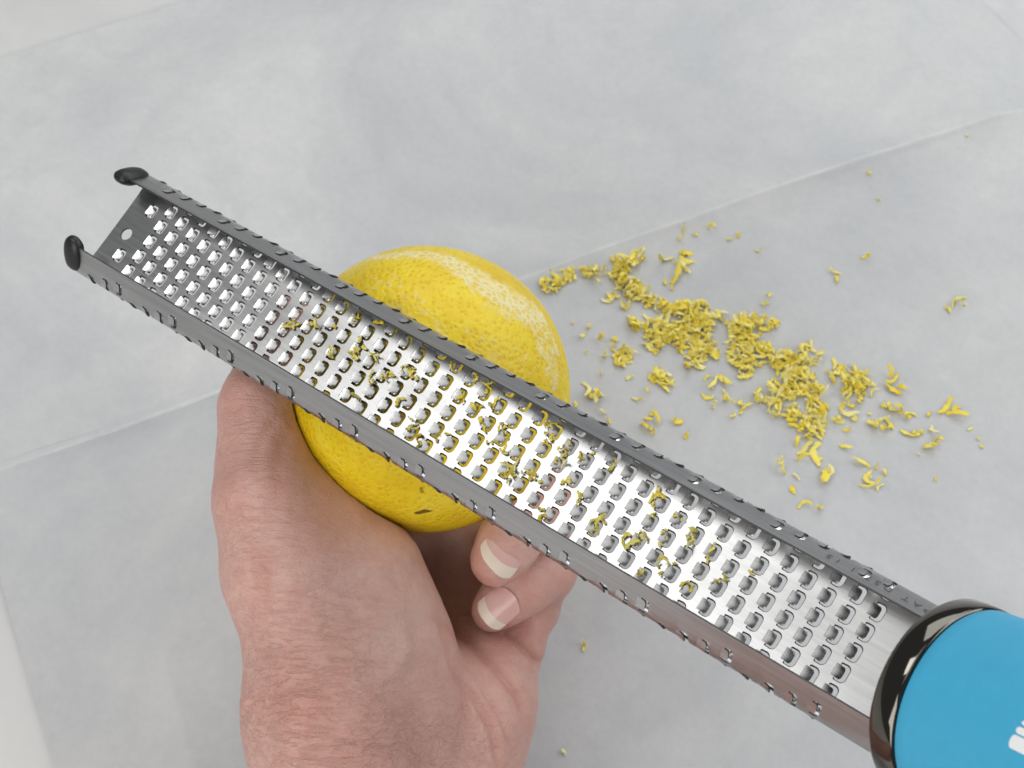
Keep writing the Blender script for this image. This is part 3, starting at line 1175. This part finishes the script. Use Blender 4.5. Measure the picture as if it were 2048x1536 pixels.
# nails of ring and little finger
def nail(tip, back, wid, r, rback, tilt, lenfac, side0, side1, free):
    """curved plate over the finger's back; (tip, back) run along the finger, r its radius there"""
    tip, back = np.array(tip), np.array(back)
    e1 = tip - back; L = np.linalg.norm(e1); e1 /= L
    view = -((tip + back) / 2); view /= np.linalg.norm(view)
    up = view + tilt[0] * np.array([1.0, 0, 0]) + tilt[1] * np.array([0, 1.0, 0])
    up -= e1 * (up @ e1); up /= np.linalg.norm(up)
    sd = np.cross(up, e1)
    def grid(u0, u1, inner, offs):
        n, m = 14, 18
        V, N = [], []
        for i in range(n + 1):
            for j in range(m + 1):
                v = 2 * j / m - 1
                lo_, hi_ = u0(v), u1(v)
                u = lo_ + (hi_ - lo_) * i / n
                wv = wid * (1.0 - 0.10 * (1 - u) - 0.12 * max(0, u - 0.85) / 0.3)
                a = v * wv / r
                rise = offs - 0.05 * max(0, u - 0.5) ** 2 - 0.03 * abs(v) ** 3
                p = back + e1 * (L * u) + (up * math.cos(a) + sd * math.sin(a)) * (r + (rback - r) * (1 - u) + rise)
                V.append(p); N.append(up * math.cos(a) + sd * math.sin(a))
        F = [(i * (m + 1) + j, (i + 1) * (m + 1) + j, (i + 1) * (m + 1) + j + 1, i * (m + 1) + j + 1) for i in range(n) for j in range(m)]
        V2, F2 = solid(V, F, N, 0.05)
        return c2w(V2) - HORG, F2
    smile = lambda v: 0.80 - 0.13 * v * v + side0 * v
    endc = lambda v: free - 0.16 * abs(v) ** 3.0 + side1 * v
    base = lambda v: 0.0 + 0.22 * v * v
    V, F = grid(base, smile, 0, 0.02)
    o = link('nail', mesh_from('nail', V, F, sharp=50), M['nail'], hand)
    V, F = grid(smile, endc, 0, 0.024)
    link('nail_tip', mesh_from('nail_tip', V, F, sharp=50), M['nail_tip'], o)


nail(CH(980, 1130, 23.3), CH(1040, 1050, 23.4), 0.62, 0.885, 0.93, (0.10, 0.03), 1, 0.04, 0.08, 1.03)
nail(CH(976, 1232, 24.15), CH(1030, 1184, 24.15), 0.50, 0.755, 0.83, (-0.02, 0.06), 1, 0.03, 0.03, 1.08)

# ------------------------------------------------------------------ zest
def ribbon(L, wd, curl, twist, seed, n=9, m=2):
    r = np.random.default_rng(seed)
    V, N = [], []
    ang = 0.0; p = np.zeros(3); yaw = 0.0
    kw = r.uniform(-1, 1)
    for i in range(n + 1):
        t = i / n
        w_ = wd * (0.35 + 0.65 * math.sin(math.pi * min(1, max(0.02, t * 0.96 + 0.02))) ** 0.6) * r.uniform(0.7, 1.25)
        dirv = np.array([math.cos(ang) * math.cos(yaw), math.cos(ang) * math.sin(yaw), math.sin(ang)])
        sdv = np.array([-math.sin(yaw), math.cos(yaw), 0.0])
        up = np.cross(dirv, sdv)
        tw = twist * (t - 0.5)
        s2 = sdv * math.cos(tw) + up * math.sin(tw); u2 = np.cross(dirv, s2)
        for j in range(m + 1):
            v = 2 * j / m - 1
            V.append(p + s2 * v * w_ / 2 - u2 * 0.18 * w_ * v * v + r.normal(0, 0.008, 3)); N.append(u2)
        p = p + dirv * L / n
        ang += curl / n * r.uniform(0.4, 1.6)
        yaw += kw * 2.4 / n + r.normal(0, 0.22)
    F = [(i * (m + 1) + j, (i + 1) * (m + 1) + j, (i + 1) * (m + 1) + j + 1, i * (m + 1) + j + 1) for i in range(n) for j in range(m)]
    V = np.array(V); V -= V.mean(0)
    return solid(V, F, N, 0.022)


def rotm(r, flat=0.5):
    a, b, c_ = r.uniform(0, 6.283), r.normal(0, flat), r.normal(0, flat)
    return np.array((Matrix.Rotation(a, 3, 'Z') @ Matrix.Rotation(b, 3, 'X') @ Matrix.Rotation(c_, 3, 'Y')))


def clump(count, spread, size, seed, height=0.5):
    r = np.random.default_rng(seed)
    V, F, T = [], [], []
    off = 0
    for i in range(count):
        L = size * float(np.clip(r.lognormal(0.05, 0.42), 0.4, 2.2))
        v, f = ribbon(L, size * r.uniform(0.2, 0.55), r.normal(0, 1.0) * 1.5, r.normal(0, 0.8), seed * 97 + i)
        v = v @ rotm(r, 0.24).T
        rad_ = spread * 1.25 * r.random() ** 0.6; an_ = r.uniform(0, 6.283)
        v = v + np.array([rad_ * math.cos(an_), rad_ * math.sin(an_), 0])
        v[:, 2] -= v[:, 2].min()
        v[:, 2] += height * spread * max(0, 1 - rad_ / max(spread, 1e-6)) * r.random()
        V.append(v); F += [tuple(x + off for x in q) for q in f]
        T.append(np.full(len(v), r.random())); off += len(v)
    return np.concatenate(V), F, np.concatenate(T)


def zest_mesh(name, V, F, T):
    me = mesh_from(name, V, F, sharp=60)
    at = me.attributes.new('tone', 'FLOAT_COLOR', 'POINT')
    at.data.foreach_set('color', np.c_[T, T, T, np.ones(len(T))].ravel().astype(np.float32))
    me.materials.append(M['zest'])
    return me


z7 = lambda x, y: (1050 + x / 2.179, 440 + y / 2.179)
pile = [(120, 280, 45, 13), (190, 245, 30, 5), (255, 232, 25, 3), (310, 235, 40, 6), (400, 250, 32, 7), (430, 190, 50, 14), (490, 175, 30, 6), (460, 300, 48, 12), (500, 330, 40, 9), (560, 360, 35, 7), (620, 385, 30, 6), (380, 340, 22, 3), (440, 380, 22, 3),
        (580, 480, 60, 20), (650, 510, 50, 14), (740, 470, 72, 34), (700, 395, 40, 9), (760, 395, 40, 9), (740, 560, 60, 15), (810, 570, 35, 8), (740, 615, 40, 9), (480, 450, 35, 6), (560, 540, 40, 8), (840, 420, 25, 3), (800, 440, 30, 5),
        (970, 470, 60, 20), (940, 520, 60, 22), (1010, 575, 66, 24), (940, 610, 50, 14), (1060, 455, 36, 8), (900, 460, 28, 4), (960, 660, 30, 6),
        (1150, 640, 60, 18), (1230, 590, 50, 9), (1200, 690, 70, 24), (1250, 760, 45, 10), (1270, 820, 40, 9), (1120, 620, 40, 8), (1090, 740, 36, 5), (1150, 750, 40, 6),
        (1100, 800, 60, 10), (1180, 860, 45, 10), (1020, 780, 28, 4), (1250, 920, 46, 12), (1350, 660, 36, 5), (1440, 700, 50, 16), (1480, 745, 38, 7), (1420, 770, 46, 6), (600, 700, 42, 8), (430, 600, 36, 11)]
V, F, T = [], [], []
off = 0
p0 = on_paper(*z7(900, 560))
for i, (x, y, rpx, n_) in enumerate(pile):
    p = on_paper(*z7(x, y))
    v, f, t = clump(int(n_ * 2.2), rpx / 2.179 / FPX * 47, 0.31, 1000 + i, 0.4)
    V.append(v + p - p0); F += [tuple(q + off for q in ff) for ff in f]; T.append(t); off += len(v)
zp = link('lemon_zest', zest_mesh('lemon_zest', np.concatenate(V), F, np.concatenate(T)), None, loc=p0)
tag(zp, 'thick trail of curled yellow lemon zest heaped on the paper', 'zest', kind='stuff')

loose = [(310, 745, 3, .45), (320, 790, 2, .4), (560, 920, 4, .34), (575, 860, 2, .25), (1370, 890, 3, .32), (1412, 860, 2, .3), (1515, 890, 3, .36), (1570, 900, 3, .36), (1612, 815, 2, .3), (1660, 860, 2, .25), (1760, 950, 3, .4), (1740, 910, 2, .25), (1675, 915, 2, .34), (1845, 830, 3, .4),
         (1860, 362, 4, .34), (1905, 370, 1, .22), (1370, 245, 2, .3), (1485, 165, 1, .22), (1035, 350, 2, .24), (915, 90, 2, .24), (745, 65, 1, .26), (690, 80, 2, .22), (810, 35, 1, .22), (1015, 135, 1, .16), (1230, 1030, 3, .4), (1290, 1080, 3, .42), (1105, 1065, 2, .3), (1160, 1145, 2, .26),
         (1485, 1140, 3, .34), (1545, 1165, 1, .26), (1465, 1060, 1, .24), (1550, 1080, 2, .3), (1255, 1235, 2, .34), (1790, 1130, 1, .2), (1940, 910, 1, .16), (1975, 955, 1, .2), (1990, 990, 1, .2), (1715, 1025, 1, .18), (1395, 990, 1, .34), (1585, 680, 2, .28), (1620, 725, 2, .34), (1545, 800, 2, .26),
         (665, 880, 1, .32), (700, 945, 1, .22), (290, 505, 3, .3), (390, 530, 2, .26), (345, 610, 2, .24), (330, 675, 1, .2), (455, 690, 1, .26), (490, 785, 1, .16), (530, 745, 1, .2), (365, 880, 1, .26), (340, 840, 1, .2), (790, 720, 3, .3), (860, 690, 2, .3), (820, 785, 2, .3), (895, 790, 3, .3), (940, 810, 2, .3),
         (1760, 850, 1, .26), (210, 450, 1, .14), (670, 190, 7, .34), (640, 300, 1, .2), (270, 580, 1, .14), (1310, 700, 2, .26), (1380, 820, 1, .26), (1300, 880, 1, .3), (1185, 970, 1, .24), (905, 855, 1, .26), (1500, 845, 1, .22), (220, 805, 1, .24), (610, 275, 1, .2)]
loose_px = [(*z7(x, y), n_, sz) for (x, y, n_, sz) in loose] + [(1167, 1292, 1, .24), (1128, 1506, 1, .26), (1738, 347, 1, .16), (1758, 400, 1, .16), (1935, 272, 1, .12)]
ORD = ['leftmost', 'second from the left', 'third from the left', 'fourth from the left', 'fifth from the left', 'sixth from the left', 'seventh from the left', 'eighth from the left', 'ninth from the left', 'tenth from the left',
       'eleventh from the left', 'twelfth from the left', 'thirteenth from the left', 'fourteenth from the left', 'fifteenth from the left', 'sixteenth from the left', 'seventeenth from the left', 'eighteenth from the left', 'nineteenth from the left', 'twentieth from the left']


def zone(px, py):
    if py > 1280: return 'tiny zest shaving on the paper beside the wrist'
    if px > 1860: return 'small zest shaving at the far right of the paper'
    if py < 560 and px > 1330: return 'tiny zest shaving beyond the heap near the fold'
    if px < 1300 and py > 640: return 'small zest shaving on paper between lemon and heap'
    if py > 860: return 'small zest shaving on paper between heap and grater'
    if px > 1660: return 'small zest shaving past the right end of the heap'
    return 'small zest shaving at the edge of the yellow heap'


def zone_b(px, py):
    return 'tiny zest shred in the grater channel ' + ('near its capped end' if px < 760 else 'over the lemon' if px < 1010 else 'above the fingertips' if px < 1230 else 'near the blue handle')


def place_labels(pts, zn):
    """each thing's region and its rank from the left within that region"""
    out = {}
    for i in sorted(range(len(pts)), key=lambda i: pts[i][0]):
        out.setdefault(zn(*pts[i][:2]), []).append(i)
    lab = {}
    for z_, ids in out.items():
        for k_, i in enumerate(ids):
            lab[i] = z_ + ', ' + (ORD[k_] if len(ids) > 1 else 'the only one')
    return lab


lab_p = place_labels(loose_px, zone)
for i, (px, py, n_, sz) in enumerate(loose_px):
    p = on_paper(px, py)
    v, f, t = clump(n_, 0.16 * n_ ** 0.5 if n_ > 1 else 0.0, sz * 1.2, 3000 + i, 0.3)
    o = link('zest_shaving', zest_mesh('zest_shaving', v, f, t), None, loc=p)
    tag(o, lab_p[i], 'zest', 'loose zest shavings on the paper')

z2 = lambda x, y: (560 + x / 3.2, 480 + y / 3.2)
z3 = lambda x, y: (1000 + x / 3.2, 740 + y / 3.2)
onb = [z2(*p) for p in ((90, 540), (230, 555), (355, 545), (490, 490), (620, 530), (325, 730), (490, 745), (505, 690), (620, 740), (600, 880), (680, 880), (800, 850), (840, 870), (760, 1040), (840, 1190), (1040, 1270), (1120, 800), (1260, 900), (1320, 960), (1190, 1010), (1270, 1080), (1330, 1180), (1450, 1220), (1360, 1310), (1440, 1350), (490, 1020), (870, 1290), (1500, 1480), (1590, 1490), (1720, 1250), (1810, 1350), (1280, 1150), (1360, 540 + 500))]
onb += [z3(*p) for p in ((440, 500), (540, 545), (400, 590), (440, 720), (490, 830), (90, 640), (230, 680), (620, 960), (600, 1050), (820, 1100), (270, 920), (740, 610), (1000, 800), (1000, 880), (1050, 1080), (1060, 1250), (1150, 950), (1250, 1080), (930, 1290), (1200, 1390), (1410, 1340), (930, 1080), (1360, 1180), (1620, 1280), (40, 690), (330, 390))]
r_ = np.random.default_rng(5)
mR = np.stack([M_C2W @ ax, M_C2W @ aw, M_C2W @ an], axis=1)
lab_b = place_labels(onb, zone_b)
for i, (px, py) in enumerate(onb):
    rr = ray(px, py)
    t = (TIP_C @ an + 0.02) / (rr @ an)
    p = c2w(rr * t)
    big = r_.random()
    n_ = 2 + int(big * 4)
    v, f, tt = clump(n_, 0.08 + 0.10 * big, 0.13 + 0.07 * r_.random(), 5000 + i, 0.35)
    v = v @ mR.T
    o = link('zest_shred', zest_mesh('zest_shred', v, f, tt), None, loc=p)
    tag(o, lab_b[i], 'zest', 'zest shreds on the grater')
